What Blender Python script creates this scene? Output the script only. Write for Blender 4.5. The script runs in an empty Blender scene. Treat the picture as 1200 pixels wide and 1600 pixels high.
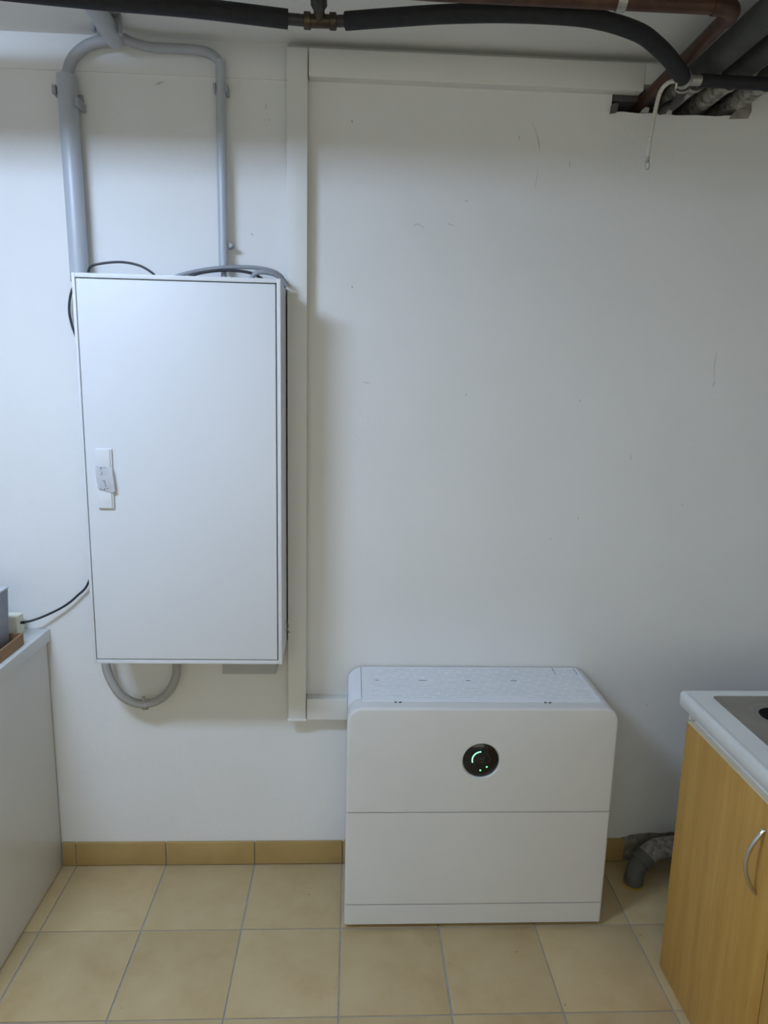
import bpy, bmesh, math, random
from mathutils import Vector, Matrix
random.seed(7)
S = bpy.context.scene
COL = S.collection
PI = math.pi

# ------------------------------------------------------------------ camera
cam_d = bpy.data.cameras.new('camera'); cam = bpy.data.objects.new('camera', cam_d); COL.objects.link(cam)
cam_d.sensor_fit = 'VERTICAL'; cam_d.sensor_height = 36.0; cam_d.lens = 1085.0 * 36.0 / 1600.0
cam_d.clip_start = 0.02
def cam_matrix(p, y, r, loc):
    fw = Vector((math.sin(y)*math.cos(p), math.cos(y)*math.cos(p), -math.sin(p)))
    rt = Vector((math.cos(y), -math.sin(y), 0)); up = rt.cross(fw)
    r2 = rt*math.cos(r) + up*math.sin(r); u2 = -rt*math.sin(r) + up*math.cos(r)
    m = Matrix((r2, u2, -fw)).transposed().to_4x4(); m.translation = loc
    return m
cam.matrix_world = cam_matrix(0.187995, 0.0470546, 0.0240807, Vector((0.9296, -2.1790, 1.67444)))
S.camera = cam

# ------------------------------------------------------------------ world and exposure
w = bpy.data.worlds.new('world'); S.world = w; w.use_nodes = True
w.node_tree.nodes['Background'].inputs['Color'].default_value = (0.9, 0.93, 1.0, 1)
w.node_tree.nodes['Background'].inputs['Strength'].default_value = 0.02
S.view_settings.view_transform = 'Standard'; S.view_settings.look = 'None'
S.view_settings.gamma = 1.0; S.view_settings.use_curve_mapping = False
S.view_settings.exposure = 0.0
LAMP_STRENGTH = 97.0
LAMP_COLOR = (0.545, 0.705, 1.0)
LAMP = (-0.15, -1.37, 2.515)
FILL_STRENGTH = 1.62
FILL_COLOR = (1.0, 0.98, 0.80)

# ------------------------------------------------------------------ materials
def srgb(r, g, b):
    f = lambda c: (c/255/12.92) if c/255 <= 0.04045 else ((c/255+0.055)/1.055)**2.4
    return (f(r), f(g), f(b), 1)
def new_mat(name, col, rough=0.5, metal=0.0, spec=0.5):
    m = bpy.data.materials.new(name); m.use_nodes = True
    b = m.node_tree.nodes['Principled BSDF']
    b.inputs['Base Color'].default_value = col; b.inputs['Roughness'].default_value = rough
    b.inputs['Metallic'].default_value = metal; b.inputs['Specular IOR Level'].default_value = spec
    return m
def nd(m, t, **kw):
    n = m.node_tree.nodes.new(t)
    for k, v in kw.items(): setattr(n, k, v)
    return n
def ln(m, a, b): m.node_tree.links.new(a, b)
def coords(m, scale=(1, 1, 1), space='Object', rnd=False):
    tc = nd(m, 'ShaderNodeTexCoord'); mp = nd(m, 'ShaderNodeMapping'); mp.inputs['Scale'].default_value = scale
    if space == 'World':
        g = nd(m, 'ShaderNodeNewGeometry'); src = g.outputs['Position']
    else: src = tc.outputs[space]
    ln(m, src, mp.inputs['Vector'])
    if rnd:
        oi = nd(m, 'ShaderNodeObjectInfo'); ml = nd(m, 'ShaderNodeMath', operation='MULTIPLY'); ml.inputs[1].default_value = 37.0
        ln(m, oi.outputs['Random'], ml.inputs[0])
        ad = nd(m, 'ShaderNodeVectorMath', operation='ADD'); ln(m, mp.outputs[0], ad.inputs[0]); ln(m, ml.outputs[0], ad.inputs[1])
        return ad.outputs[0]
    return mp.outputs[0]
def ramp(m, fac, stops):
    r = nd(m, 'ShaderNodeValToRGB'); el = r.color_ramp.elements
    while len(el) < len(stops): el.new(0.5)
    for e, (p, c) in zip(el, stops): e.position = p; e.color = c
    ln(m, fac, r.inputs['Fac']); return r.outputs['Color']
def noise(m, vec, scale, detail=4, rough=0.55):
    n = nd(m, 'ShaderNodeTexNoise'); n.inputs['Scale'].default_value = scale; n.inputs['Detail'].default_value = detail
    n.inputs['Roughness'].default_value = rough; ln(m, vec, n.inputs['Vector']); return n.outputs['Fac']
def bump(m, h, strength, dist=0.002):
    b = nd(m, 'ShaderNodeBump'); b.inputs['Strength'].default_value = strength; b.inputs['Distance'].default_value = dist
    ln(m, h, b.inputs['Height']); ln(m, b.outputs[0], m.node_tree.nodes['Principled BSDF'].inputs['Normal'])
def base(m, c): ln(m, c, m.node_tree.nodes['Principled BSDF'].inputs['Base Color'])
def mixc(m, fac, a, b):
    x = nd(m, 'ShaderNodeMix', data_type='RGBA')
    for s, i in ((fac, 0), (a, 6), (b, 7)):
        if hasattr(s, 'links'): ln(m, s, x.inputs[i])
        else: x.inputs[i].default_value = s
    return x.outputs[2]
def noisy(name, c1, c2, scale, rough=0.6, bscale=None, bstr=0.2, metal=0.0, sc=(1, 1, 1), spec=0.5, rnd=False, bdist=0.002, space='Object'):
    m = new_mat(name, c1, rough, metal, spec); v = coords(m, sc, space, rnd)
    base(m, ramp(m, noise(m, v, scale), [(0.3, c1), (0.7, c2)]))
    if bscale: bump(m, noise(m, v, bscale, 6), bstr, bdist)
    return m

def wall_paint():
    m = new_mat('wall_paint', srgb(222, 222, 219), 0.62, 0, 0.3); v = coords(m, (1, 1, 1), 'World')
    c = ramp(m, noise(m, v, 2.2, 5), [(0.3, srgb(221, 221, 218)), (0.7, srgb(226, 226, 224))])
    vo = nd(m, 'ShaderNodeTexVoronoi'); vo.inputs['Scale'].default_value = 9.0; ln(m, v, vo.inputs['Vector'])
    sp = ramp(m, vo.outputs['Distance'], [(0.018, (1, 1, 1, 1)), (0.034, (0, 0, 0, 1))])
    gate = ramp(m, noise(m, v, 3.3, 2), [(0.54, (0, 0, 0, 1)), (0.62, (1, 1, 1, 1))])
    mm = nd(m, 'ShaderNodeMath', operation='MULTIPLY'); ln(m, sp, mm.inputs[0]); ln(m, gate, mm.inputs[1])
    m3 = nd(m, 'ShaderNodeMath', operation='MULTIPLY'); ln(m, mm.outputs[0], m3.inputs[0]); m3.inputs[1].default_value = 0.45
    base(m, mixc(m, m3.outputs[0], c, srgb(150, 145, 138)))
    a = noise(m, v, 5, 4, 0.6); b2 = noise(m, v, 60, 3, 0.5)
    ad = nd(m, 'ShaderNodeMath', operation='MULTIPLY_ADD'); ln(m, b2, ad.inputs[0]); ad.inputs[1].default_value = 0.12; ln(m, a, ad.inputs[2])
    bump(m, ad.outputs[0], 0.35, 0.012)
    return m
def tile_mat(name, c1, c2, c3):
    m = new_mat(name, c1, 0.38, 0, 0.4); v = coords(m, (1, 1, 1), 'Object', True)
    c = ramp(m, noise(m, v, 7, 6, 0.6), [(0.28, c1), (0.5, c2), (0.75, c3)])
    oi = nd(m, 'ShaderNodeObjectInfo')
    hv = nd(m, 'ShaderNodeHueSaturation'); ln(m, c, hv.inputs['Color'])
    mr = nd(m, 'ShaderNodeMapRange'); ln(m, oi.outputs['Random'], mr.inputs[0]); mr.inputs[3].default_value = 0.93; mr.inputs[4].default_value = 1.05
    ln(m, mr.outputs[0], hv.inputs['Value'])
    sp = ramp(m, noise(m, v, 48, 2, 0.4), [(0.205, (0.7, 0.7, 0.7, 1)), (0.235, (0, 0, 0, 1))])
    base(m, mixc(m, sp, hv.outputs[0], srgb(140, 105, 65)))
    ro = nd(m, 'ShaderNodeMapRange'); ln(m, noise(m, v, 14, 5), ro.inputs[0]); ro.inputs[3].default_value = 0.30; ro.inputs[4].default_value = 0.52
    ln(m, ro.outputs[0], m.node_tree.nodes['Principled BSDF'].inputs['Roughness'])
    bump(m, noise(m, v, 25, 4), 0.12, 0.002)
    return m
def wood_mat():
    m = new_mat('beech_wood', srgb(205, 155, 85), 0.42, 0, 0.4); v = coords(m, (9, 9, 0.55), 'World')
    a = noise(m, v, 2.2, 6, 0.6)
    c = ramp(m, a, [(0.25, srgb(172, 128, 58)), (0.5, srgb(187, 145, 72)), (0.72, srgb(198, 160, 90))])
    v2 = coords(m, (70, 70, 3.5), 'World'); f = ramp(m, noise(m, v2, 2.0, 3), [(0.30, (1, 1, 1, 1)), (0.42, (0, 0, 0, 1))])
    ml = nd(m, 'ShaderNodeMath', operation='MULTIPLY'); ln(m, f, ml.inputs[0]); ml.inputs[1].default_value = 0.35
    base(m, mixc(m, ml.outputs[0], c, srgb(158, 110, 48)))
    return m
def emis(name, col, s):
    m = new_mat(name, (0.02, 0.02, 0.02, 1), 0.4); b = m.node_tree.nodes['Principled BSDF']
    b.inputs['Emission Color'].default_value = col; b.inputs['Emission Strength'].default_value = s; return m

M = {}
M['wall'] = wall_paint()
M['ceiling'] = noisy('ceiling_paint', srgb(222, 221, 217), srgb(228, 227, 223), 3, 0.8, 30, 0.2, space='World')
M['room'] = noisy('room_paint', srgb(212, 211, 207), srgb(218, 217, 214), 2, 0.8, 40, 0.2, space='World')
M['grout'] = noisy('grout', srgb(150, 148, 142), srgb(168, 166, 160), 40, 0.9, 90, 0.4, space='World')
M['tile'] = tile_mat('floor_tile', srgb(180, 157, 113), srgb(190, 168, 126), srgb(197, 177, 138))
M['skirt'] = tile_mat('skirting_tile', srgb(163, 135, 82), srgb(171, 143, 90), srgb(177, 151, 100))
M['trunk'] = noisy('trunking_plastic', srgb(218, 218, 212), srgb(222, 222, 217), 4, 0.5, spec=0.4)
M['steel_white'] = noisy('white_powder_coat', srgb(213, 215, 216), srgb(216, 218, 219), 3, 0.42, 400, 0.05, spec=0.4)
M['storage_white'] = noisy('white_textured_plastic', srgb(211, 211, 208), srgb(215, 215, 212), 5, 0.55, 500, 0.12, spec=0.35)
M['grille_lit_white'] = noisy('lit_white_grille_plastic', srgb(226, 229, 232), srgb(230, 232, 235), 5, 0.5, spec=0.35)  # housing white painted lighter, for the lamp light falling on the top
M['dark_gap'] = new_mat('dark_slot', srgb(45, 48, 52), 0.8)
M['drain_hole_black'] = new_mat('drain_hole_black', srgb(28, 28, 29), 0.95, 0, 0.05)
M['black_gloss'] = new_mat('black_glass', srgb(24, 24, 25), 0.12, 0, 0.5)
M['logo'] = new_mat('logo_grey', srgb(62, 60, 60), 0.4)
M['led'] = emis('green_led', (0.25, 1.0, 0.48, 1), 3.2)
M['led_dot'] = emis('green_led_dot', (0.18, 1.0, 0.36, 1), 1.4)
M['conduit'] = noisy('grey_pvc', srgb(173, 178, 184), srgb(178, 183, 189), 6, 0.35, spec=0.5)
M['flex'] = noisy('grey_cable_jacket', srgb(160, 163, 166), srgb(170, 173, 176), 12, 0.55)
M['bracket'] = noisy('grey_clip', srgb(150, 154, 160), srgb(160, 164, 170), 12, 0.5)
M['cable_black'] = new_mat('black_cable', srgb(38, 40, 46), 0.45)
M['cable_grey'] = noisy('grey_cable', srgb(140, 143, 148), srgb(150, 153, 158), 20, 0.5)
M['cable_loop'] = noisy('grey_loop_cable', srgb(160, 160, 156), srgb(170, 170, 166), 14, 0.55)
M['hose'] = noisy('black_foam_hose', srgb(20, 21, 25), srgb(30, 31, 35), 60, 0.75, 140, 0.4)
M['brass'] = noisy('aged_brass', srgb(70, 62, 52), srgb(92, 80, 66), 30, 0.45, 60, 0.3, metal=0.8)
M['pipe_black'] = noisy('dark_steel', srgb(52, 50, 50), srgb(66, 63, 62), 30, 0.5, metal=0.4)
M['copper'] = noisy('tarnished_copper', srgb(70, 48, 40), srgb(94, 68, 54), 24, 0.5, 40, 0.2, metal=0.45)
M['insul'] = noisy('grey_pipe_insulation', srgb(58, 59, 58), srgb(74, 75, 73), 20, 0.75, 60, 0.4)
M['splash'] = noisy('plaster_splashed_pipe', srgb(84, 80, 74), srgb(188, 184, 174), 55, 0.85, 90, 0.6)
M['mortar'] = noisy('rough_mortar', srgb(120, 114, 106), srgb(160, 154, 144), 45, 0.95, 60, 1.0, bdist=0.01)
M['pale_mat'] = noisy('pale_rough', srgb(200, 198, 194), srgb(222, 221, 218), 30, 0.9, 60, 0.6)
M['hole'] = noisy('hole_interior', srgb(70, 66, 68), srgb(100, 96, 98), 20, 0.9, 40, 0.8)
M['clamp'] = noisy('galvanised_clamp', srgb(150, 148, 140), srgb(186, 184, 176), 60, 0.4, metal=0.6)
M['cord'] = noisy('braided_cord', srgb(185, 180, 170), srgb(222, 218, 208), 300, 0.8, 600, 0.5)
M['laminate'] = noisy('white_laminate', srgb(216, 218, 217), srgb(221, 223, 222), 4, 0.35, spec=0.5)
M['worktop'] = noisy('white_worktop', srgb(214, 217, 215), srgb(221, 224, 222), 6, 0.32, 300, 0.05, spec=0.5)
M['cab_side'] = noisy('grey_white_side_panel', srgb(214, 213, 208), srgb(218, 217, 212), 3, 0.28, spec=0.5)
M['steel'] = noisy('brushed_steel', srgb(158, 155, 149), srgb(172, 168, 162), 12, 0.5, 200, 0.08, metal=1.0)
M['chrome'] = new_mat('chrome', srgb(205, 205, 205), 0.16, 1.0)
M['wood'] = wood_mat()
M['edge_cream'] = noisy('cream_edge', srgb(220, 208, 180), srgb(228, 217, 190), 20, 0.6)
M['drain'] = noisy('dusty_grey_drain', srgb(80, 81, 79), srgb(104, 104, 101), 25, 0.7, 50, 0.4)
M['drain_dirty'] = noisy('mortar_splashed_drain', srgb(112, 106, 100), srgb(176, 170, 162), 60, 0.95, 80, 0.9, bdist=0.006)
M['yellow'] = noisy('yellow_seal', srgb(176, 140, 40), srgb(196, 160, 60), 40, 0.6)
M['card'] = noisy('brown_cardboard', srgb(150, 116, 84), srgb(166, 132, 98), 10, 0.85, 120, 0.1, sc=(1, 1, 6))
M['greybox'] = noisy('mottled_grey_plastic', srgb(122, 128, 138), srgb(158, 164, 174), 18, 0.5)
M['greylid'] = new_mat('pale_lid', srgb(206, 209, 212), 0.4)
M['cream'] = noisy('cream_plastic', srgb(228, 224, 204), srgb(232, 228, 210), 10, 0.5)
M['paper'] = noisy('white_paper_tape', srgb(234, 234, 236), srgb(240, 240, 242), 40, 0.8, 80, 0.5)
M['ink'] = new_mat('pencil_ink', srgb(84, 86, 110), 0.7)
M['stub'] = noisy('grey_duct', srgb(168, 170, 168), srgb(174, 176, 174), 8, 0.5)
M['scuff'] = new_mat('scuff_grey', srgb(190, 188, 183), 0.8)
M['lamp_body'] = new_mat('lamp_white_steel', srgb(230, 230, 228), 0.4)
M['lamp'] = emis('lamp_diffuser', LAMP_COLOR + (1,), LAMP_STRENGTH)
M['fill_glow'] = emis('fill_panel_glow', FILL_COLOR + (1,), FILL_STRENGTH)
M['yg_wire'] = new_mat('olive_wire', srgb(120, 118, 70), 0.5)

# ------------------------------------------------------------------ mesh helpers
def finish(name, bm, mat, parent=None, smooth=True, angle=40, loc=None):
    bmesh.ops.recalc_face_normals(bm, faces=bm.faces)
    me = bpy.data.meshes.new(name); bm.to_mesh(me); bm.free()
    if smooth:
        me.polygons.foreach_set('use_smooth', [True]*len(me.polygons)); me.set_sharp_from_angle(angle=math.radians(angle))
    me.materials.append(M[mat] if isinstance(mat, str) else mat)
    o = bpy.data.objects.new(name, me); COL.objects.link(o)
    if loc: o.location = loc
    if parent:
        o.parent = parent; o.matrix_parent_inverse = Matrix.Translation(-parent.location)
    return o
def tag(o, label=None, cat=None, group=None, kind=None):
    if label: o['label'] = label
    if cat: o['category'] = cat
    if group: o['group'] = group
    if kind: o['kind'] = kind
    return o
def thing(name, label, cat, loc=(0, 0, 0), group=None):
    o = bpy.data.objects.new(name, None); COL.objects.link(o); o.location = loc; o.empty_display_size = 0.05
    return tag(o, label, cat, group)
def add_box(bm, x0, x1, y0, y1, z0, z1, bev=0.0, seg=2):
    x0, x1 = min(x0, x1), max(x0, x1); y0, y1 = min(y0, y1), max(y0, y1); z0, z1 = min(z0, z1), max(z0, z1)
    r = bmesh.ops.create_cube(bm, size=1.0); vs = r['verts']
    for v in vs: v.co = Vector((x0 + (v.co.x+.5)*(x1-x0), y0 + (v.co.y+.5)*(y1-y0), z0 + (v.co.z+.5)*(z1-z0)))
    if bev > 0:
        es = list({e for v in vs for e in v.link_edges})
        bmesh.ops.bevel(bm, geom=es, offset=bev, segments=seg, affect='EDGES', profile=0.6)
    return bm
def box(name, mat, parent, x0, x1, y0, y1, z0, z1, bev=0.0, seg=2):
    return finish(name, add_box(bmesh.new(), x0, x1, y0, y1, z0, z1, bev, seg), mat, parent)
def spline(pts, n=8, closed=False):
    P = [Vector(p) for p in pts]; out = []
    for i in range(len(P)-1):
        p0 = P[i-1] if i > 0 else P[0]*2-P[1]; p1 = P[i]; p2 = P[i+1]; p3 = P[i+2] if i+2 < len(P) else P[-1]*2-P[-2]
        for k in range(n):
            t = k/n
            out.append(0.5*((2*p1)+(p2-p0)*t+(2*p0-5*p1+4*p2-p3)*t*t+(3*p1-p0-3*p2+p3)*t**3))
    out.append(P[-1]); return out
def add_tube(bm, pts, r, seg=16, caps=True):
    P = [Vector(p) for p in pts]; R = r if isinstance(r, (list, tuple)) else [r]*len(P)
    t0 = (P[1]-P[0]).normalized(); ref = Vector((0, 0, 1)) if abs(t0.z) < 0.9 else Vector((1, 0, 0))
    n = (ref - t0*ref.dot(t0)).normalized(); rings = []
    for i, p in enumerate(P):
        t = (P[min(i+1, len(P)-1)]-P[max(i-1, 0)])
        t = t.normalized() if t.length > 1e-9 else t0
        n = n - t*n.dot(t); n = n.normalized() if n.length > 1e-9 else t.orthogonal().normalized()
        b = t.cross(n)
        rings.append([bm.verts.new(p + (n*math.cos(2*PI*k/seg)+b*math.sin(2*PI*k/seg))*R[i]) for k in range(seg)])
    for a, c in zip(rings, rings[1:]):
        for k in range(seg): bm.faces.new((a[k], a[(k+1) % seg], c[(k+1) % seg], c[k]))
    if caps:
        bm.faces.new(rings[0][::-1]); bm.faces.new(rings[-1])
    return bm
def tube(name, mat, parent, pts, r, seg=16, smooth_n=0):
    p = spline(pts, smooth_n) if smooth_n else pts
    return finish(name, add_tube(bmesh.new(), p, r, seg), mat, parent, angle=50)
def add_poly_prism(bm, prof, y0, y1):
    a = [bm.verts.new((x, y0, z)) for x, z in prof]; b = [bm.verts.new((x, y1, z)) for x, z in prof]
    n = len(prof)
    bm.faces.new(a); bm.faces.new(b[::-1])
    for i in range(n): bm.faces.new((a[i], b[i], b[(i+1) % n], a[(i+1) % n]))
    return bm

# ================================================================== the room
XL, XR, YF, H = -1.5, 2.47, -3.5, 2.595
PITCH = 0.305
floor = finish('floor', add_box(bmesh.new(), XL-.1, XR+.1, YF-.1, 0.25, -0.12, -0.003), 'grout'); tag(floor, 'sandy beige square floor tiles with grey joints', kind='structure')
bm = add_box(bmesh.new(), 0, PITCH-0.0045, -(PITCH-0.0045), 0, -0.008, 0.0, 0.0015, 2)
for v in bm.verts: v.co -= Vector((PITCH/2, -PITCH/2, 0))
t0 = finish('tile', bm, 'tile', floor)
first = True
for c in range(-5, 9):
    for r in range(12):
        x0 = c*PITCH; y1 = -r*PITCH+0.004
        if x0 + PITCH > XR + .05: continue
        o = t0 if first else t0.copy()
        if not first: COL.objects.link(o)
        first = False
        o.parent = floor; o.matrix_parent_inverse = Matrix()
        o.location = (x0+PITCH/2+.002+random.uniform(-.0006, .0006), y1-PITCH/2-.002, random.uniform(-.0005, .0004))
        o.rotation_euler = (0, 0, random.uniform(-.0015, .0015))

# back wall with the pipe opening below the ceiling
hx0, hx1, hz0, hz1 = 1.667, 2.072, 2.459, 2.560
bm = bmesh.new()
random.seed(3)
bot = [(hx0, hz0-.002), (1.70, hz0+.001), (1.75, hz0-.002), (1.80, hz0+.001), (1.86, hz0-.003), (1.92, hz0), (1.98, hz0-.001), (2.03, hz0+.004), (hx1, hz0+.004)]
add_box(bm, XL-.1, hx0, 0, .22, -.02, H); add_box(bm, hx1, XR+.1, 0, .22, -.02, H); add_box(bm, hx0, hx1, 0, .22, hz1, H)
add_poly_prism(bm, [(hx0, -.02), (hx1, -.02)] + bot[::-1], 0, .22)
wall = finish('wall_back', bm, 'wall'); tag(wall, 'white painted back wall with scuffs and a ragged pipe opening', kind='structure')
box('plaster_band', 'wall', wall, XL, 0.729, -0.006, 0.002, 2.503, H)
box('opening_back', 'hole', wall, hx0-.02, hx1+.02, .16, .2, hz0-.03, hz1+.02)
# ragged mortar rim pieces around the opening
bm = bmesh.new()
add_poly_prism(bm, [(1.663, 2.452), (1.681, 2.455), (1.684, 2.474), (1.676, 2.478), (1.665, 2.474)], -.012, .05)
finish('mortar_lump', bm, 'hole', wall)
bm = bmesh.new()
add_poly_prism(bm, [(2.02, 2.452), (2.075, 2.455), (2.083, 2.475), (2.078, 2.502), (2.055, 2.498), (2.03, 2.468)], -.006, .06)
finish('mortar_lump', bm, 'mortar', wall)
box('steel_lintel', 'hole', wall, hx0, 1.80, 0.012, .1, 2.492, 2.53)
for (x, z, s, y) in ((1.775, 2.474, .013, .02), (1.842, 2.466, .011, .01)):  # small pale pieces set inside the opening
    bm = bmesh.new(); add_poly_prism(bm, [(x-s, z-s*.6), (x+s*.8, z-s*.5), (x+s, z+s*.5), (x-s*.2, z+s*.7)], y, y+.03)
    finish('pale_chunk', bm, 'pale_mat', wall)
bm = bmesh.new()
add_poly_prism(bm, [(1.903, .0), (2.2, .0), (2.2, .112), (2.12, .109), (2.09, .112), (2.05, .106), (2.01, .109), (1.97, .105), (1.94, .101), (1.925, .094), (1.906, .09)], -.003, .0)
finish('mortar_patch', bm, 'mortar', wall)
# scuffs, chips and scratches with a shape of their own
bm = bmesh.new()
def scuff(pts, wd):
    P = spline([(x, -0.0012, z) for x, z in pts], 4)
    vs = []
    for i, p in enumerate(P):
        t = (P[min(i+1, len(P)-1)]-P[max(i-1, 0)]).normalized(); n = Vector((-t.z, 0, t.x)); ww = wd*(0.35+0.65*math.sin(PI*(i+.5)/len(P)))*random.uniform(.6, 1.2)
        vs.append((bm.verts.new(p+n*ww), bm.verts.new(p-n*ww)))
    for a, b in zip(vs, vs[1:]): bm.faces.new((a[0], a[1], b[1], b[0]))
for pts, wd in [([(.957, 1.667), (.968, 1.664), (.982, 1.666)], .0014), ([(2.062, 1.79), (2.058, 1.75), (2.061, 1.70)], .0010), ([(2.064, 1.695), (2.060, 1.675)], .0018),
                ([(1.436, 2.42), (1.452, 2.39), (1.461, 2.36), (1.463, 2.34)], .0012), ([(1.462, 2.30), (1.460, 2.27), (1.456, 2.24)], .0008), ([(.912, 2.407), (.914, 2.400)], .003),
                ([(1.10, 2.125), (1.112, 2.131), (1.13, 2.12)], .0012), ([(1.20, 2.135), (1.22, 2.13)], .0012), ([(1.816, 1.46), (1.819, 1.44)], .0014), ([(.357, 2.478), (.366, 2.481), (.380, 2.486)], .003),
                ([(.918, 1.95), (.922, 1.943)], .0022), ([(1.555, 2.32), (1.556, 2.305)], .002), ([(.667, 2.44), (.667, 2.425)], .0015), ([(.676, 2.40), (.677, 2.396)], .002),
                ([(1.40, 2.385), (1.402, 2.37)], .0015), ([(1.66, 1.25), (1.664, 1.246)], .002), ([(1.95, .60), (1.953, .596)], .0025), ([(1.77, .15), (1.775, .149)], .003),
                ([(2.0, 1.3), (2.004, 1.297)], .002), ([(1.25, 2.2), (1.26, 2.199)], .0016), ([(.62, 2.09), (.627, 2.083)], .002)]:
    scuff(pts, wd)
finish('scuff_marks', bm, 'scuff', wall, smooth=False)['kind'] = 'stuff'

ceil_ = finish('ceiling', add_box(bmesh.new(), XL-.1, XR+.1, YF-.1, .22, H, H+.1), 'ceiling'); tag(ceil_, 'off-white ceiling above the pipes', kind='structure')
for nm, b in (('wall_left', (XL-.1, XL, YF, 0, -.02, H)), ('wall_right', (XR, XR+.1, YF, 0, -.02, H)), ('wall_front', (XL-.1, XR+.1, YF-.1, YF, -.02, H))):
    o = finish(nm, add_box(bmesh.new(), *b), 'room'); tag(o, 'plain white side wall of the utility room', kind='structure')

# added framed glow panel, unseen behind the camera, fills the shadows with warm light
fill_panel = finish('fill_panel_1', add_box(bmesh.new(), -.40, 2.30, YF, YF+.012, .80, 2.25), 'lamp_body'); tag(fill_panel, 'wide framed glowing panel added behind the viewer to fill the shadows', kind='structure')
for k in range(3):
    x0 = -.36 + k*.88
    box('glow_pane', 'fill_glow', fill_panel, x0, x0+.84, YF+.0125, YF+.018, .84, 2.21)
for x in (-.40, .48, 1.36, 2.26): box('frame_bar', 'lamp_body', fill_panel, x, x+.04, YF+.0125, YF+.05, .80, 2.25, .003)
for z in (.80, 2.21): box('frame_rail', 'lamp_body', fill_panel, -.40, 2.30, YF+.0125, YF+.048, z, z+.04, .003)

# skirting tiles
bb = finish('baseboard_back', add_box(bmesh.new(), -.046, 1.90, -.0045, .0, 0, .084), 'grout'); tag(bb, 'row of narrow tan skirting tiles along the back wall', kind='structure')
bm = add_box(bmesh.new(), 0, PITCH-.004, -.010, 0, 0.003, .088, .0015, 2)
sk = finish('skirting_tile', bm, 'skirt', bb)
for k in range(-1, 7):
    if k == -1: continue
    o = sk if k == 0 else sk.copy()
    if k: COL.objects.link(o)
    o.parent = bb; o.matrix_parent_inverse = Matrix(); o.location = (k*PITCH+.002, random.uniform(-.0006, 0), random.uniform(-.001, .001))
    if k == 6: o.scale.x = .28
box('skirting_tile', 'skirt', bb, -.0455, -.002, -.010, 0, .003, .088, .0015)

# ================================================================== cable trunking
def trunk(label, x0, x1, z0, z1, depth, vertical):
    cx, cz = (x0+x1)/2, z0
    t = thing('cable_trunking', label, 'trunking', (cx, 0, cz), 'white plastic cable trunking on the back wall')
    e = 0.004
    if vertical:
        box('base', 'trunk', t, x0+.0015, x1-.0015, 0, -depth+.012, z0, z1, .001)
        box('cover', 'trunk', t, x0, x1, -depth+.013, -depth, z0, z1, .0025)
    else:
        box('base', 'trunk', t, x0, x1, 0, -depth+.012, z0+.0015, z1-.0015, .001)
        box('cover', 'trunk', t, x0, x1, -depth+.013, -depth, z0, z1, .0025)
    return t
tv = trunk('tall vertical white trunking right of the electrical cabinet', .7295, .788, .562, 2.573, .042, True)
box('end_cap', 'trunk', tv, .728, .7895, 0, -.044, .558, .566, .0015)
th = trunk('long horizontal white trunking just under the ceiling', .7905, 1.7435, 2.502, 2.574, .040, False)
box('notched_section', 'trunk', th, 1.744, 1.808, 0, -.040, 2.519, 2.574, .0015)
box('notched_section', 'trunk', th, 1.809, 2.44, 0, -.040, 2.548, 2.574, .0015)
trunk('short horizontal white trunking leading into the white power unit', .7905, .9243, .562, .636, .040, False)

# ================================================================== electrical cabinet
ec = thing('electrical_cabinet', 'large white steel wall cabinet with closed door and taped lock', 'cabinet', (.451, -.1, .83))
X0, X1, Z0, Z1 = .173, .7275, .830, 1.936
box('body', 'steel_white', ec, X0+.002, X1-.002, -.001, -.188, Z0+.002, Z1-.002, .002)
fr = bmesh.new()
for b in ((X0, X0+.0085, Z0, Z1), (X1-.0105, X1, Z0, Z1), (X0+.0085, X1-.0105, Z1-.0115, Z1), (X0+.0085, X1-.0105, Z0, Z0+.0115)):
    add_box(fr, b[0], b[1], -.16, -.210, b[2], b[3], .0015, 2)
finish('door_frame', fr, 'steel_white', ec)
dr = box('door', 'steel_white', ec, X0+.0108, X1-.0135, -.193, -.2105, Z0+.0140, Z1-.0145, .003, 3)
hd = box('lock_handle', 'steel_white', dr, .213, .258, -.2105, -.2165, 1.298, 1.468, .002)
box('handle_plate', 'steel_white', hd, .2135, .2535, -.2165, -.2195, 1.300, 1.355, .0015)
box('handle_plate', 'steel_white', hd, .2135, .2535, -.2165, -.2195, 1.412, 1.466, .0015)
# crumpled paper strip with pencil scribbles across the lock
bm = bmesh.new(); g = []
random.seed(11)
NU, NV = 7, 9
for j in range(NV):
    v = j/(NV-1); row = []
    for i in range(NU):
        u = i/(NU-1)
        x = .2115 + u*.046 + (1-v)*.007 + .0035*math.sin(v*PI)*(1 if u > .5 else -.4)*0.4; z = 1.350 + v*.069 + .0035*math.sin(u*5+1)*(1 if j in (0, NV-1) else .3)
        y = -.2222 - .0016*math.sin(v*PI) - .0012*u + random.uniform(-.0004, .0004)
        row.append(bm.verts.new((x, y, z)))
    g.append(row)
for j in range(NV-1):
    for i in range(NU-1): bm.faces.new((g[j][i], g[j][i+1], g[j+1][i+1], g[j+1][i]))
r = bmesh.ops.solidify(bm, geom=bm.faces[:], thickness=.0006)
tag(finish('paper_strip', bm, 'paper', hd, angle=60), 'crumpled white paper strip with pencil marks')
bm = bmesh.new()
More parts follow.
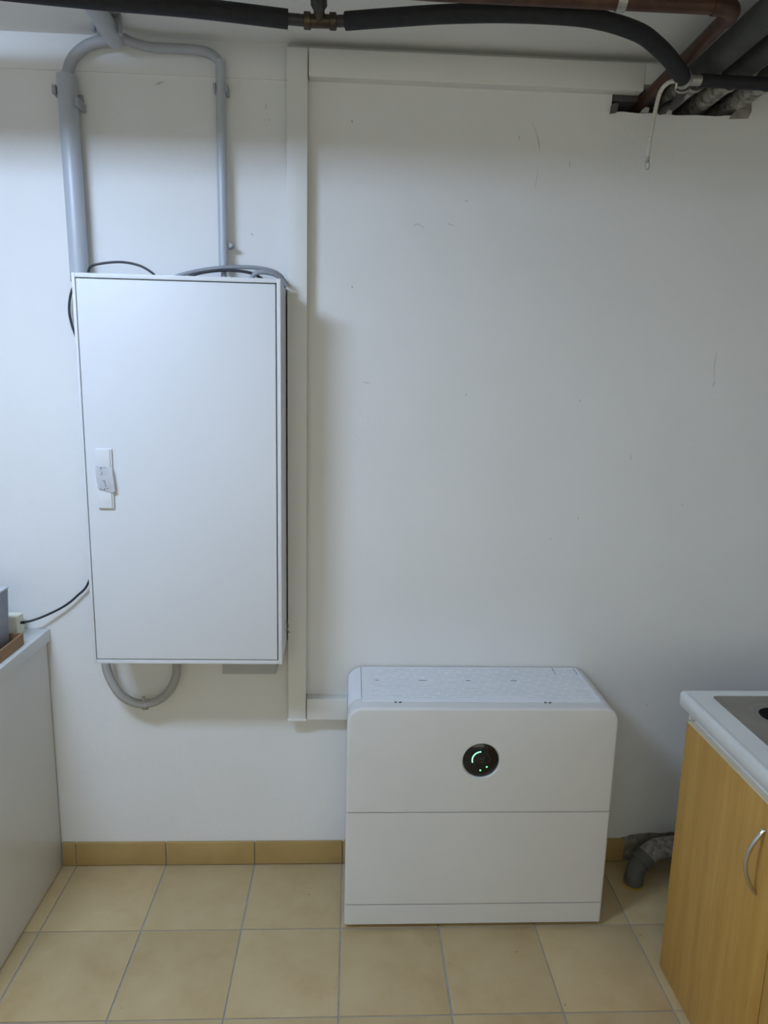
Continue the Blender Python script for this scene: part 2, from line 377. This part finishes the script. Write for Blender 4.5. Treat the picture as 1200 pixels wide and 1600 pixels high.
for pts in ([(.2265, 1.4165), (.2335, 1.416)], [(.2300, 1.4155), (.2290, 1.409)], [(.2305, 1.405), (.2325, 1.400), (.2310, 1.396), (.2275, 1.3955)], [(.2370, 1.4165), (.2420, 1.4155)],
            [(.2330, 1.379), (.2400, 1.3785)], [(.2365, 1.3785), (.2395, 1.370), (.2405, 1.362)], [(.2240, 1.3565), (.2300, 1.354)], [(.2330, 1.3535), (.2385, 1.3545)], [(.2370, 1.352), (.2375, 1.358)], [(.2420, 1.3555), (.2470, 1.358)]):
    add_tube(bm, [(x, -.2252, z) for x, z in pts], .00055, 6)
finish('pencil_marks', bm, 'ink', hd)
gb = box('wiring_duct_stub', 'stub', None, .527, .697, -.002, -.09, .745, .8295, .002)
tag(gb, 'flat grey duct stub under the right half of the electrical cabinet', 'duct')

# ================================================================== conduits above the cabinet
YC = -.036
c1 = thing('conduit_pipe', 'thick grey conduit running up from the cabinet top left corner', 'conduit', (.13, YC, 1.936), 'grey conduits above the electrical cabinet')
tube('pipe', 'conduit', c1, [(.131, YC, 1.934), (.128, YC, 2.2), (.1245, YC, 2.478)], .0262, 28)
tube('flexible_hose', 'flex', c1, [(.128, YC, 2.44), (.130, YC, 2.49), (.147, YC, 2.525), (.180, YC-.002, 2.551), (.215, YC-.006, 2.563), (.255, YC-.015, 2.568)], .0145, 16, 6)
cl = bmesh.new(); add_box(cl, .088, .098, -.004, -.050, 2.427, 2.450, .001); add_box(cl, .151, .163, -.004, -.060, 2.395, 2.416, .001); add_box(cl, .092, .157, -.002, -.012, 2.41, 2.44, .001)
finish('pipe_clip', cl, 'bracket', c1)
c2 = thing('conduit_pipe', 'slim grey conduit curving from the ceiling down to the cabinet top', 'conduit', (.545, YC, 1.936), 'grey conduits above the electrical cabinet')
tube('pipe', 'conduit', c2, [(.545, YC, 1.984), (.545, YC, 2.25), (.5465, YC, 2.533)], .0138, 22)
tube('flexible_hose', 'flex', c2, [(.288, YC-.02, 2.571), (.315, YC-.01, 2.563), (.36, YC, 2.558), (.43, YC, 2.558), (.49, YC, 2.556), (.525, YC, 2.546), (.5455, YC, 2.522), (.546, YC, 2.48)], .0122, 16, 6)
tube('pipe_end', 'flex', c2, [(.5455, YC, 1.930), (.545, YC, 1.988)], .0085, 14)
cl = bmesh.new(); add_box(cl, .5270, .5335, -.004, -.048, 2.450, 2.472, .001); add_box(cl, .559, .5650, -.004, -.048, 2.450, 2.472, .001); add_box(cl, .532, .562, -.002, -.012, 2.452, 2.470, .001)
finish('pipe_clip', cl, 'bracket', c2)
cl = bmesh.new(); add_box(cl, .556, .566, -.004, -.036, 2.040, 2.054, .001); add_tube(cl, [(.567, -.010, 2.047), (.567, -.042, 2.047)], .0055, 10)
finish('wing_screw', cl, 'bracket', c2)
c3 = thing('conduit_pipe', 'short thick grey conduit on the ceiling where the slimmer conduits meet', 'conduit', (.27, -.2, 2.57), 'grey conduits above the electrical cabinet')
tube('pipe', 'conduit', c3, [(.268, -.062, 2.567), (.2725, -.30, 2.567), (.28, -.75, 2.567)], .0262, 26)
cl = bmesh.new(); add_box(cl, .232, .240, -.135, -.118, 2.552, 2.594, .001); add_box(cl, .300, .308, -.135, -.118, 2.548, 2.594, .001); add_box(cl, .236, .304, -.13, -.122, 2.588, 2.5945)
finish('pipe_clip', cl, 'bracket', c3)

# ================================================================== loose cables round the cabinet
def cable(label, mat, pts, r, n=8, name='cable'):
    o = finish(name, add_tube(bmesh.new(), spline(pts, n), r, 12), mat, angle=60)
    return tag(o, label, 'cable')
cable('thin black cable arching over the cabinet top beside the thick conduit', 'cable_black', [(.166, -.075, 1.94), (.178, -.08, 1.969), (.212, -.08, 1.980), (.266, -.08, 1.985), (.316, -.08, 1.977), (.352, -.08, 1.957), (.366, -.08, 1.938)], .0034)
cable('grey cable lying along the cabinet top behind the slim conduit', 'cable_grey', [(.40, -.075, 1.942), (.43, -.074, 1.956), (.485, -.072, 1.970), (.548, -.07, 1.980), (.629, -.066, 1.984), (.685, -.062, 1.977), (.712, -.060, 1.965), (.727, -.058, 1.944)], .0055)
cable('black cable lying on the cabinet top behind the grey cable', 'cable_black', [(.44, -.10, 1.941), (.49, -.095, 1.960), (.56, -.092, 1.970), (.62, -.090, 1.967), (.655, -.088, 1.955), (.675, -.088, 1.9405)], .0042)
cable('short thick grey cable end hooked at the cabinet top right corner', 'cable_grey', [(.632, -.10, 1.938), (.640, -.10, 1.957), (.660, -.102, 1.967), (.695, -.096, 1.964), (.718, -.090, 1.951), (.7335, -.086, 1.930)], .0068)
cable('black power cable hanging from behind the cabinet to the cream adapter', 'cable_black', [(.128, -.02, 1.945), (.100, -.016, 1.915), (.0875, -.016, 1.864), (.0925, -.016, 1.811), (.122, -.016, 1.70), (.146, -.016, 1.45), (.136, -.016, 1.15), (.098, -.016, 1.022), (.060, -.017, .976), (.017, -.020, .941), (-.043, -.030, .911), (-.085, -.043, .8985), (-.118, -.050, .897)], .0036, 8, 'power_cable')
lp = cable('thick grey cable hanging in a U loop under the cabinet', 'cable_loop', [(.148, -.055, .829), (.150, -.055, .775), (.160, -.055, .720), (.189, -.055, .662), (.225, -.055, .634), (.266, -.055, .625), (.312, -.055, .637), (.350, -.055, .672), (.372, -.055, .722), (.375, -.055, .775), (.373, -.055, .829)], .0135, 8, 'cable_loop')
tie = bmesh.new(); add_tube(tie, [(.262, -.055, .620), (.278, -.055, .6215)], .0152, 14); add_box(tie, .262, .272, -.062, -.056, .636, .652, .001); add_box(tie, .268, .281, -.060, -.056, .638, .643, .0005)
finish('cable_tie', tie, 'clamp', lp)
cable('tiny olive wire end poking out at the cabinet lower right edge', 'yg_wire', [(.728, -.06, .91), (.733, -.075, .90), (.731, -.085, .893), (.739, -.09, .885)], .0018, 5, 'wire_end')

# ================================================================== white power storage unit
SX0, SX1, SZT = .925, 1.7315, .7365
st = thing('power_storage_unit', 'white floor-standing power storage unit with round black display', 'power unit', (1.328, -.15, 0))
def rr(i, z0, z1, rad, flat_bottom=True):
    x0, x1, zt, zb = SX0+i, SX1-i, z1-(i if rad else min(i, .0012)), z0+min(i, .0012)
    pts = [(x0, zb), (x1, zb)]
    if rad:
        r = rad-i
        for k in range(9):
            a = k/8*PI/2; pts.append((x1-r+r*math.cos(a), zt-r+r*math.sin(a)))
        for k in range(9):
            a = PI/2+k/8*PI/2; pts.append((x0+r+r*math.cos(a), zt-r+r*math.sin(a)))
    else: pts += [(x1, zt), (x0, zt)]
    return pts
def shell(name, z0, z1, rad, hole=None, yb=-.006, yf=-.305, bev=.009, mat='storage_white'):
    bm = bmesh.new(); rings = []
    levels = [(0.0, yb)] + [(bev*(1-math.cos(a*PI/2/6)), yf+bev-bev*math.sin(a*PI/2/6)) for a in range(7)]
    for i, y in levels: rings.append([bm.verts.new((x, y, z)) for x, z in rr(i, z0, z1, rad)])
    n = len(rings[0])
    for a, b in zip(rings, rings[1:]):
        for k in range(n): bm.faces.new((a[k], a[(k+1) % n], b[(k+1) % n], b[k]))
    bm.faces.new(rings[0])
    if not hole: bm.faces.new(rings[-1][::-1])
    else:
        cx, cz, r1, r2, dep = hole; N = 64
        c = [bm.verts.new((cx+r1*math.cos(2*PI*k/N), yf, cz+r1*math.sin(2*PI*k/N))) for k in range(N)]
        ce = [bm.edges.new((c[k], c[(k+1) % N])) for k in range(N)]
        oe = [bm.edges.get((rings[-1][k], rings[-1][(k+1) % n])) for k in range(n)]
        bmesh.ops.triangle_fill(bm, use_beauty=True, use_dissolve=False, edges=ce+oe)
        d = [bm.verts.new((cx+(r1+r2)/2*math.cos(2*PI*k/N), yf+dep*.35, cz+(r1+r2)/2*math.sin(2*PI*k/N))) for k in range(N)]
        e = [bm.verts.new((cx+r2*math.cos(2*PI*k/N), yf+dep, cz+r2*math.sin(2*PI*k/N))) for k in range(N)]
        for p, q_ in ((c, d), (d, e)):
            for k in range(N): bm.faces.new((p[k], p[(k+1) % N], q_[(k+1) % N], q_[k]))
        bm.faces.new(e)
    return finish(name, bm, mat, st, angle=30)
DX, DZ = 1.325, .568
up = shell('upper_housing', .4005, SZT, .046, (DX, DZ, .0575, .0535, .009))
shell('lower_housing', .0855, .3992, 0)
shell('base_panel', .0150, .0840, 0)
for x in (.955, 1.03, 1.62, 1.70):
    tube('foot', 'dark_gap', st, [(x, -.27, 0), (x, -.27, .016)], .014, 14)
    tube('foot', 'dark_gap', st, [(x, -.04, 0), (x, -.04, .016)], .014, 14)
dp = tube('display', 'black_gloss', st, [(DX, -.2965, DZ), (DX, -.2995, DZ), (DX, -.3, DZ)], [.0532, .0532, .0526], 64)
def arc_pts(cx, cz, r, a0, a1, y, n=20): return [(cx+r*math.cos(math.radians(a0+(a1-a0)*k/n)), y, cz+r*math.sin(math.radians(a0+(a1-a0)*k/n))) for k in range(n+1)]
tube('light_arc', 'led', dp, arc_pts(DX, DZ+.0015, .0262, 92, 198, -.3002), .0015, 8)
tube('unlit_arc', 'logo', dp, arc_pts(DX, DZ+.0015, .0262, 60, -20, -.2996), .0011, 8)
tube('indicator_dot', 'led_dot', dp, [(DX+.0185, -.2995, DZ-.0215), (DX+.0185, -.3007, DZ-.0215)], .0028, 14)
tube('indicator_dot', 'led_dot', dp, [(DX-.0005, -.2995, DZ-.0325), (DX-.0005, -.3007, DZ-.0325)], .0028, 14)
bm = bmesh.new()
for x0, x1, z0, z1 in ((-.0095, -.0075, -.003, .009), (.0075, .0095, -.003, .009), (-.0095, -.0025, -.003, -.001), (.0025, .0095, -.003, -.001), (-.0025, -.0005, -.001, .004), (.0005, .0025, -.001, .004), (-.009, .009, -.0105, -.0085)):
    add_box(bm, DX+x0, DX+x1, -.2998, -.3004, DZ+.004+z0, DZ+.004+z1)
finish('logo', bm, 'logo', dp)
# slotted top grille: a real plate with staggered slots
bm = bmesh.new()
gx0, gx1, gy0, gy1 = .9685, 1.690, -.262, -.012
rows, rp, sw = 14, .0158, .0052
ys = [-.240 + k*rp for k in range(rows)]
zt, zb = .7382, .7362
def plate(x0, x1, y0, y1):
    v = [[bm.verts.new((x, y, z)) for x, y in ((x0, y0), (x1, y0), (x1, y1), (x0, y1))] for z in (zb, zt)]
    bm.faces.new(v[1])
    for k in range(4): bm.faces.new((v[0][k], v[0][(k+1) % 4], v[1][(k+1) % 4], v[1][k]))
prev = gy0
dark = [(1.166, 7), (1.309, 7), (1.455, 7), (1.018, 7)]
for k, y in enumerate(ys):
    plate(gx0, gx1, prev, y)
    x = .998 - (k*.0235) % .064; last = gx0
    while x < gx1-.02:
        a, b = max(x, .998), min(x+.055, gx1-.012)
        if b-a > .012: plate(last, a, y, y+sw); last = b
        x += .064
    plate(last, gx1, y, y+sw)
    prev = y+sw
plate(gx0, gx1, prev, gy1)
gr = finish('vent_grille', bm, 'grille_lit_white', st, smooth=False)
for (x, w_) in ((1.163, .013), (1.309, .008), (1.455, .010), (1.018, .006)):
    box('open_slot', 'dark_gap', gr, x-w_, x+w_, -.119, -.1155, .7370, .73835)
for cx in (1.075, 1.524):
    bm = bmesh.new()
    for b in ((cx-.010, cx-.008, -.268, -.262), (cx-.010, cx-.004, -.270, -.268), (cx+.002, cx+.010, -.270, -.268), (cx+.008, cx+.010, -.268, -.264)):
        add_box(bm, b[0], b[1], b[2], b[3], .7360, .73845)
    finish('latch_mark', bm, 'dark_gap', gr)
for b in ((1.606, 1.6075, -.062, -.014), (1.678, 1.6795, -.066, -.020)):
    box('cover_seam', 'dark_gap', gr, b[0], b[1], b[2], b[3], .7370, .73845)
# ribs wrapping the rounded left corner
bm = bmesh.new()
for k, y in enumerate(ys):
    pts = []
    for j in range(9):
        a = PI/2 + (0.06+j/8*.70)*PI/2; r = .0462
        pts.append((SX0+.046+r*math.cos(a), SZT-.046+r*math.sin(a)))
    va = [bm.verts.new((x, y+.003, z)) for x, z in pts]; vb = [bm.verts.new((x, y+.0135, z)) for x, z in pts]
    vc = [bm.verts.new((SX0+.046+(x-SX0-.046)*1.045, y+.006, SZT-.046+(z-SZT+.046)*1.045)) for x, z in pts]
    vd = [bm.verts.new((SX0+.046+(x-SX0-.046)*1.045, y+.0125, SZT-.046+(z-SZT+.046)*1.045)) for x, z in pts]
    for p, q_ in ((va, vc), (vc, vd), (vd, vb)):
        for j in range(8): bm.faces.new((p[j], p[j+1], q_[j+1], q_[j]))
finish('corner_ribs', bm, 'grille_lit_white', st, smooth=False)['kind'] = 'stuff'
box('top_seam', 'dark_gap', st, .9665, .9677, -.238, -.010, .7355, .7369)

# ================================================================== left unit with worktop
lc = thing('base_cabinet', 'white base cabinet at the left edge seen from its side', 'cabinet', (-.35, -.3, 0))
box('side_panel', 'cab_side', lc, -.066, -.048, -.012, -.585, .004, .818, .0015)
box('body', 'laminate', lc, -.648, -.067, -.012, -.57, .05, .818, .002)
box('door', 'laminate', lc, -.646, -.069, -.571, -.588, .10, .815, .002)
wt = box('worktop', 'worktop', None, -.66, -.040, -.001, -.605, .8185, .8600, .003)
tag(wt, 'white worktop of the left base cabinet carrying the grey box', 'worktop')
def rot_box(name, mat, parent, cx, cy, hx, hy, z0, z1, ang, bev=.002):
    bm = add_box(bmesh.new(), -hx, hx, -hy, hy, z0, z1, bev)
    bmesh.ops.rotate(bm, verts=bm.verts, cent=(0, 0, 0), matrix=Matrix.Rotation(ang, 3, 'Z'))
    bmesh.ops.translate(bm, verts=bm.verts, vec=(cx, cy, 0)); return finish(name, bm, mat, parent)
cb = thing('cardboard_tray', 'flat brown cardboard tray under the grey box on the left worktop', 'tray', (-.21, -.29, .861))
rot_box('bottom', 'card', cb, -.207, -.288, .148, .148, .8604, .866, .02)
for (cx, cy, hx, hy) in ((-.0605, -.288, .003, .148), (-.3535, -.288, .003, .148), (-.207, -.1415, .148, .003), (-.207, -.4345, .148, .003)):
    rot_box('side_wall', 'card', cb, cx, cy, hx, hy, .8604, .896, 0.0, .0008)
gbx = thing('storage_box', 'mottled grey box with pale lid at the far left of the worktop', 'box', (-.22, -.24, .867))
bm = bmesh.new(); add_box(bm, -.300, -.082, -.169, -.425, .8665, 1.044, .004)
for v in bm.verts:
    f = (v.co.z-.8665)/.1775; v.co.x += (f-.5)*.006*(1 if v.co.x > -.19 else -1); v.co.y += (f-.5)*.008*(1 if v.co.y > -.285 else -1)
finish('body', bm, 'greybox', gbx)
box('lid', 'greylid', gbx, -.304, -.0775, -.1645, -.430, 1.0442, 1.0505, .002)
ad = thing('power_adapter', 'small cream power adapter behind the grey box on the worktop', 'adapter', (-.125, -.05, .861))
box('body', 'cream', ad, -.152, -.106, -.028, -.076, .8604, .9235, .004, 3)
tube('plug_sleeve', 'cable_black', ad, [(-.1075, -.050, .8965), (-.094, -.0485, .8968)], .0046, 10)

# ================================================================== right kitchen unit
rc = thing('sink_cabinet', 'beech wood sink cabinet at the right edge with a bow handle', 'cabinet', (2.15, -.9, 0))
DXF = 1.853
box('carcass', 'laminate', rc, DXF+.0185, 2.45, -.462, -1.36, .02, .8175, .002)
box('corner_block', 'pale_mat', rc, DXF+.002, DXF+.0185, -.470, -.4625, .786, .812, .001)
d1 = box('door', 'wood', rc, DXF, DXF+.018, -.4605, -.9035, .004, .7770, .0012)
box('top_edge', 'edge_cream', d1, DXF+.001, DXF+.0175, -.462, -.9030, .7770, .7790)
d2 = box('door', 'wood', rc, DXF, DXF+.018, -.9065, -1.358, .004, .7770, .0012)
box('top_edge', 'edge_cream', d2, DXF+.001, DXF+.0175, -.9070, -1.358, .7770, .7790)
bow = [(DXF, -.840, .5575), (DXF-.004, -.840, .5590)] + [(DXF-.004-.030*math.sin(PI*k/14)**.9, -.840, .560+.153*k/14) for k in range(1, 14)] + [(DXF-.004, -.840, .7145), (DXF, -.840, .716)]
tube('handle', 'chrome', d1, bow, .0048, 14)
rw = bmesh.new()
# worktop plate with rolled-down rim; cut-out left for the steel plate
RX0, RX1, RY0, RY1, RZ0, RZ1 = 1.834, 2.455, -.440, -1.38, .818, .8605
SX_0, SX_1, SY_0, SY_1 = 1.9035, 2.40, -.478, -1.33
def rrect(x0, x1, y0, y1, r, n=6):
    pts = []
    for cx, cy, a0 in ((x1-r, y1-r, 0), (x0+r, y1-r, 90), (x0+r, y0+r, 180), (x1-r, y0+r, 270)):
        for k in range(n+1):
            a = math.radians(a0+90*k/n); pts.append((cx+r*math.cos(a), cy+r*math.sin(a)))
    return pts
bm = bmesh.new(); rings = []
for inset, z in ((.003, RZ0), (0, RZ0+.003), (0, RZ1-.007), (.002, RZ1-.002), (.006, RZ1+.001), (.011, RZ1), (.015, RZ1-.001)):
    rings.append([bm.verts.new((x, y, z)) for x, y in rrect(RX0+inset, RX1-inset, RY1+inset, RY0-inset, .007)])
for a, b in zip(rings, rings[1:]):
    n = len(a)
    for k in range(n): bm.faces.new((a[k], a[(k+1) % n], b[(k+1) % n], b[k]))
bm.faces.new(rings[0][::-1]); bm.faces.new(rings[-1])
rwt = finish('worktop', bm, 'worktop', None, angle=50); tag(rwt, 'white worktop with raised rim on the wooden sink cabinet', 'worktop')
sp = thing('sink_plate', 'stainless steel sink plate with round drain recess let into the right worktop', 'sink', (2.15, -.9, .86))
bm = bmesh.new()
outer = rrect(SX_0, SX_1, SY_1, SY_0, .012); cx, cy = 2.020, -.592; N = 56
zt = .8612
ov = [bm.verts.new((x, y, zt)) for x, y in outer]; oe = [bm.edges.new((ov[k], ov[(k+1) % len(ov)])) for k in range(len(ov))]
od = [bm.verts.new((x, y, zt-.002)) for x, y in outer]
for k in range(len(ov)): bm.faces.new((ov[k], ov[(k+1) % len(ov)], od[(k+1) % len(ov)], od[k]))
rg = []
for r, z in ((.0855, zt), (.082, zt-.0006), (.078, zt-.0015), (.073, zt-.0012), (.068, zt-.0002), (.062, zt), (.050, zt-.0001), (.0465, zt-.0006)):
    rg.append([bm.verts.new((cx+r*math.cos(2*PI*k/N), cy+r*math.sin(2*PI*k/N), z)) for k in range(N)])
ce = [bm.edges.new((rg[0][k], rg[0][(k+1) % N])) for k in range(N)]
bmesh.ops.triangle_fill(bm, use_beauty=True, edges=ce+oe)
for a, b in zip(rg, rg[1:]):
    for k in range(N): bm.faces.new((a[k], a[(k+1) % N], b[(k+1) % N], b[k]))
finish('plate', bm, 'steel', sp, angle=50)
bm = bmesh.new(); rg = []
for r, z in ((.0470, .8609), (.0455, .8613), (.043, .8609), (.020, .8607), (.018, .8610), (.001, .8610)):
    rg.append([bm.verts.new((cx+r*math.cos(2*PI*k/N), cy+r*math.sin(2*PI*k/N), z)) for k in range(N)])
for a, b in zip(rg, rg[1:]):
    for k in range(N): bm.faces.new((a[k], a[(k+1) % N], b[(k+1) % N], b[k]))
bm.faces.new(rg[-1])
tag(finish('drain_hole_disc', bm, 'drain_hole_black', sp, angle=30), 'black disc painted as the dark inside of the drain hole')  # black disc stands in for the shade inside the drain hole

# ================================================================== drain pipe in the corner
dn = thing('drain_pipe', 'dusty grey plastic drain pipe bending into the floor by the sink cabinet', 'pipe', (1.95, -.1, 0))
tube('elbow', 'drain', dn, [(1.912, -.118, .000), (1.913, -.116, .018), (1.922, -.108, .045), (1.938, -.098, .065), (1.952, -.092, .076)], .031, 24, 6)
tube('collar', 'drain', dn, [(1.938, -.0985, .0645), (1.962, -.087, .083)], .0355, 24)
tube('run', 'drain_dirty', dn, [(1.950, -.092, .074), (1.985, -.078, .092), (2.02, -.068, .099), (2.12, -.060, .101), (2.40, -.060, .104)], .033, 22, 6)
bm = bmesh.new(); add_tube(bm, [(1.913, -.119, .0005), (1.913, -.119, .0045)], .0335, 28); finish('floor_seal', bm, 'yellow', dn)

# ================================================================== pipes and hose under the ceiling
ZP = 2.498
def big_pipe(label, x, rad, bare_to, yend, z):
    t = thing('heating_pipe', label, 'pipe', (x, -.2, z), 'insulated pipes leaving the wall opening')
    tube('bare_end', 'splash', t, [(x, .15, z), (x, bare_to, z)], rad*.92, 22)
    tube('insulation', 'insul', t, [(x, bare_to+.01, z), (x, -.3, z), (x, yend, z)], rad*1.04, 24)
    tube('end_collar', 'clamp', t, [(x, bare_to+.012, z), (x, bare_to-.004, z)], rad*1.08, 24)
    return t
big_pipe('thickest dark grey insulated pipe next to the copper pipe', 1.852, .034, -.13, -3.4, 2.508)
big_pipe('dark grey insulated pipe in the middle of the wall opening', 1.945, .029, -.135, -3.4, 2.505)
big_pipe('dark grey insulated pipe nearest the right end of the wall opening', 2.042, .029, -.14, -3.4, 2.503)
cp = thing('copper_pipe', 'tarnished copper pipe along the ceiling with an elbow into the wall', 'pipe', (1.763, -.5, 2.5))
tube('wall_run', 'copper', cp, [(1.763, .12, 2.492), (1.763, -.2, 2.496), (1.763, -.455, 2.500)], .0175, 20)
tube('elbow', 'copper', cp, [(1.763, -.445, 2.5)] + [(1.723+.040*math.cos(math.radians(-a)), -.462+.040*math.sin(math.radians(-a)), 2.5) for a in range(0, 91, 10)] + [(1.705, -.502, 2.5)], .0198, 20)
tube('ceiling_run', 'copper', cp, [(1.715, -.502, 2.5), (1.1, -.490, 2.505), (.2, -.52, 2.51), (-1.45, -.60, 2.51)], .0175, 20)

hs = thing('water_hose', 'long black insulated hose sagging under the ceiling with a brass tee', 'hose', (.85, -.36, 2.5))
HP = [(-1.45, -.66, 2.5), (-.5, -.51, 2.5), (0, -.44, 2.5), (.31, -.404, 2.5), (.547, -.385, 2.5), (.762, -.354, 2.5)]
tube('insulation', 'hose', hs, HP, .0205, 20, 8)
tube('insulation', 'hose', hs, [(.897, -.358, 2.5), (1.0, -.383, 2.5), (1.132, -.412, 2.5), (1.275, -.434, 2.498), (1.419, -.442, 2.494), (1.50, -.434, 2.489), (1.581, -.410, 2.481), (1.632, -.382, 2.471), (1.681, -.345, 2.461), (1.728, -.297, 2.454), (1.765, -.251, 2.451)], .0195, 20, 8)
tube('bare_pipe', 'pipe_black', hs, [(.75, -.356, 2.5), (.832, -.349, 2.5), (.91, -.361, 2.5)], .0125, 16)
for x, y in ((.8075, -.351), (.8675, -.3535)):
    tube('union_nut', 'brass', hs, [(x-.0085, y, 2.5), (x-.007, y, 2.5), (x+.007, y, 2.5), (x+.0085, y, 2.5)], [.0165, .0195, .0195, .0165], 8)
tube('tee_body', 'brass', hs, [(.812, -.3505, 2.5), (.863, -.353, 2.5)], .0145, 16)
tube('tee_stub', 'brass', hs, [(.836, -.352, 2.5), (.836, -.372, 2.512), (.836, -.380, 2.517)], [.013, .013, .011], 14)
tube('stub_nut', 'pipe_black', hs, [(.836, -.376, 2.514), (.836, -.382, 2.518), (.836, -.405, 2.532), (.836, -.412, 2.536)], [.014, .019, .019, .014], 8)
tube('stub_hose', 'hose', hs, [(.836, -.408, 2.534), (.836, -.43, 2.545), (.836, -.52, 2.556), (.836, -.80, 2.558)], .012, 14)
tube('hose_clamp', 'clamp', hs, [(1.468, -.4345, 2.4955), (1.487, -.4285, 2.4955)], .0213, 20)
bm = bmesh.new(); add_box(bm, 1.466, 1.484, -.437, -.470, 2.508, 2.521, .001); add_tube(bm, [(1.492, -.497, 2.501), (1.512, -.4975, 2.501)], .0195, 18); finish('pipe_strap', bm, 'clamp', hs)
# fitting where the hose, the short branch and the wall pipe meet
tube('end_ring', 'clamp', hs, [(1.758, -.259, 2.4515), (1.768, -.246, 2.4505)], .0215, 18)
tube('fitting', 'brass', hs, [(1.764, -.252, 2.451), (1.772, -.236, 2.446), (1.775, -.226, 2.438), (1.779, -.214, 2.432)], [.014, .0185, .0175, .013], 14)
tube('fitting_collar', 'clamp', hs, [(1.773, -.231, 2.443), (1.7745, -.226, 2.440)], .0195, 14)
tube('wall_stub', 'pipe_black', hs, [(1.777, -.218, 2.435), (1.785, -.19, 2.431), (1.800, -.12, 2.438), (1.812, -.05, 2.462), (1.815, .12, 2.473)], .0115, 14, 5)
bh = thing('branch_hose', 'short black hose leading right from the fitting across the pipes', 'hose', (1.9, -.25, 2.45))
tube('connector', 'clamp', bh, [(1.782, -.248, 2.451), (1.815, -.250, 2.451)], .0125, 14)
tube('insulation', 'hose', bh, [(1.810, -.250, 2.451), (1.87, -.249, 2.451), (1.99, -.246, 2.4515), (2.15, -.246, 2.452), (2.44, -.246, 2.452)], .0155, 18, 5)
cd = thing('braided_cord', 'pale braided cord dangling from the hose fitting over the wall', 'cord', (1.72, -.22, 2.45))
tube('cord', 'cord', cd, [(1.772, -.258, 2.438), (1.757, -.262, 2.440), (1.742, -.258, 2.444), (1.728, -.240, 2.445), (1.719, -.218, 2.430), (1.711, -.215, 2.378), (1.705, -.215, 2.323), (1.703, -.215, 2.276)], .0054, 12, 8)
tube('cord_wrap', 'cord', cd, [(1.737, -.262, 2.462), (1.738, -.272, 2.448), (1.740, -.268, 2.436), (1.744, -.256, 2.428)], .0030, 10, 6)
tube('end_crimp', 'clamp', cd, [(1.703, -.215, 2.279), (1.703, -.215, 2.262)], .0050, 12)
tube('end_ring', 'clamp', cd, [(1.7035+.0055*math.cos(a*PI/8), -.215, 2.253+.0100*math.sin(a*PI/8)) for a in range(17)], .0013, 8)

# ceiling pipe between lamp and wall, just above the picture
pp = thing('unseen_pipe', 'thick grey pipe hung below the ceiling in front of the lamp', 'pipe', (0, -.85, 2.47))
tube('pipe', 'insul', pp, [(-1.49, -.85, 2.471), (0, -.85, 2.471), (1.78, -.85, 2.471)], .042, 24)
for x in (-1.0, -.25, 1.75):
    bm = bmesh.new(); add_tube(bm, [(x-.012, -.85, 2.471), (x+.012, -.85, 2.471)], .044, 24); add_tube(bm, [(x, -.85, 2.51), (x, -.85, 2.594)], .005, 8)
    finish('hanger', bm, 'clamp', pp)
p2 = thing('unseen_pipe', 'thinner unseen grey pipe added on the thick ceiling pipe to block lamp light', 'pipe', (.8, -.85, 2.55))  # added out of view to keep lamp light off the upper wall
tube('pipe', 'insul', p2, [(-.03, -.85, 2.5535), (.8, -.85, 2.5535), (1.73, -.85, 2.5535)], .0395, 24)

# ceiling lamp
lx, ly, lz = LAMP
lm = thing('ceiling_lamp', 'white ceiling lamp with flat diffuser mounted above the picture', 'lamp', (lx, ly, H))
LL, LW, LH = .31, .08, .028
box('housing', 'lamp_body', lm, lx-LL-.015, lx+LL+.015, ly-LW-.012, ly+LW+.012, lz+LH+.0005, H-.0005, .003)
box('diffuser', 'lamp', lm, lx-LL, lx+LL, ly-LW, ly+LW, lz-LH, lz+LH, .004, 3)
for sg in (-1, 1):
    box('end_cap', 'lamp_body', lm, lx+sg*(LL+.0005), lx+sg*(LL+.015), ly-LW-.004, ly+LW+.004, lz-LH-.003, lz+LH, .002)
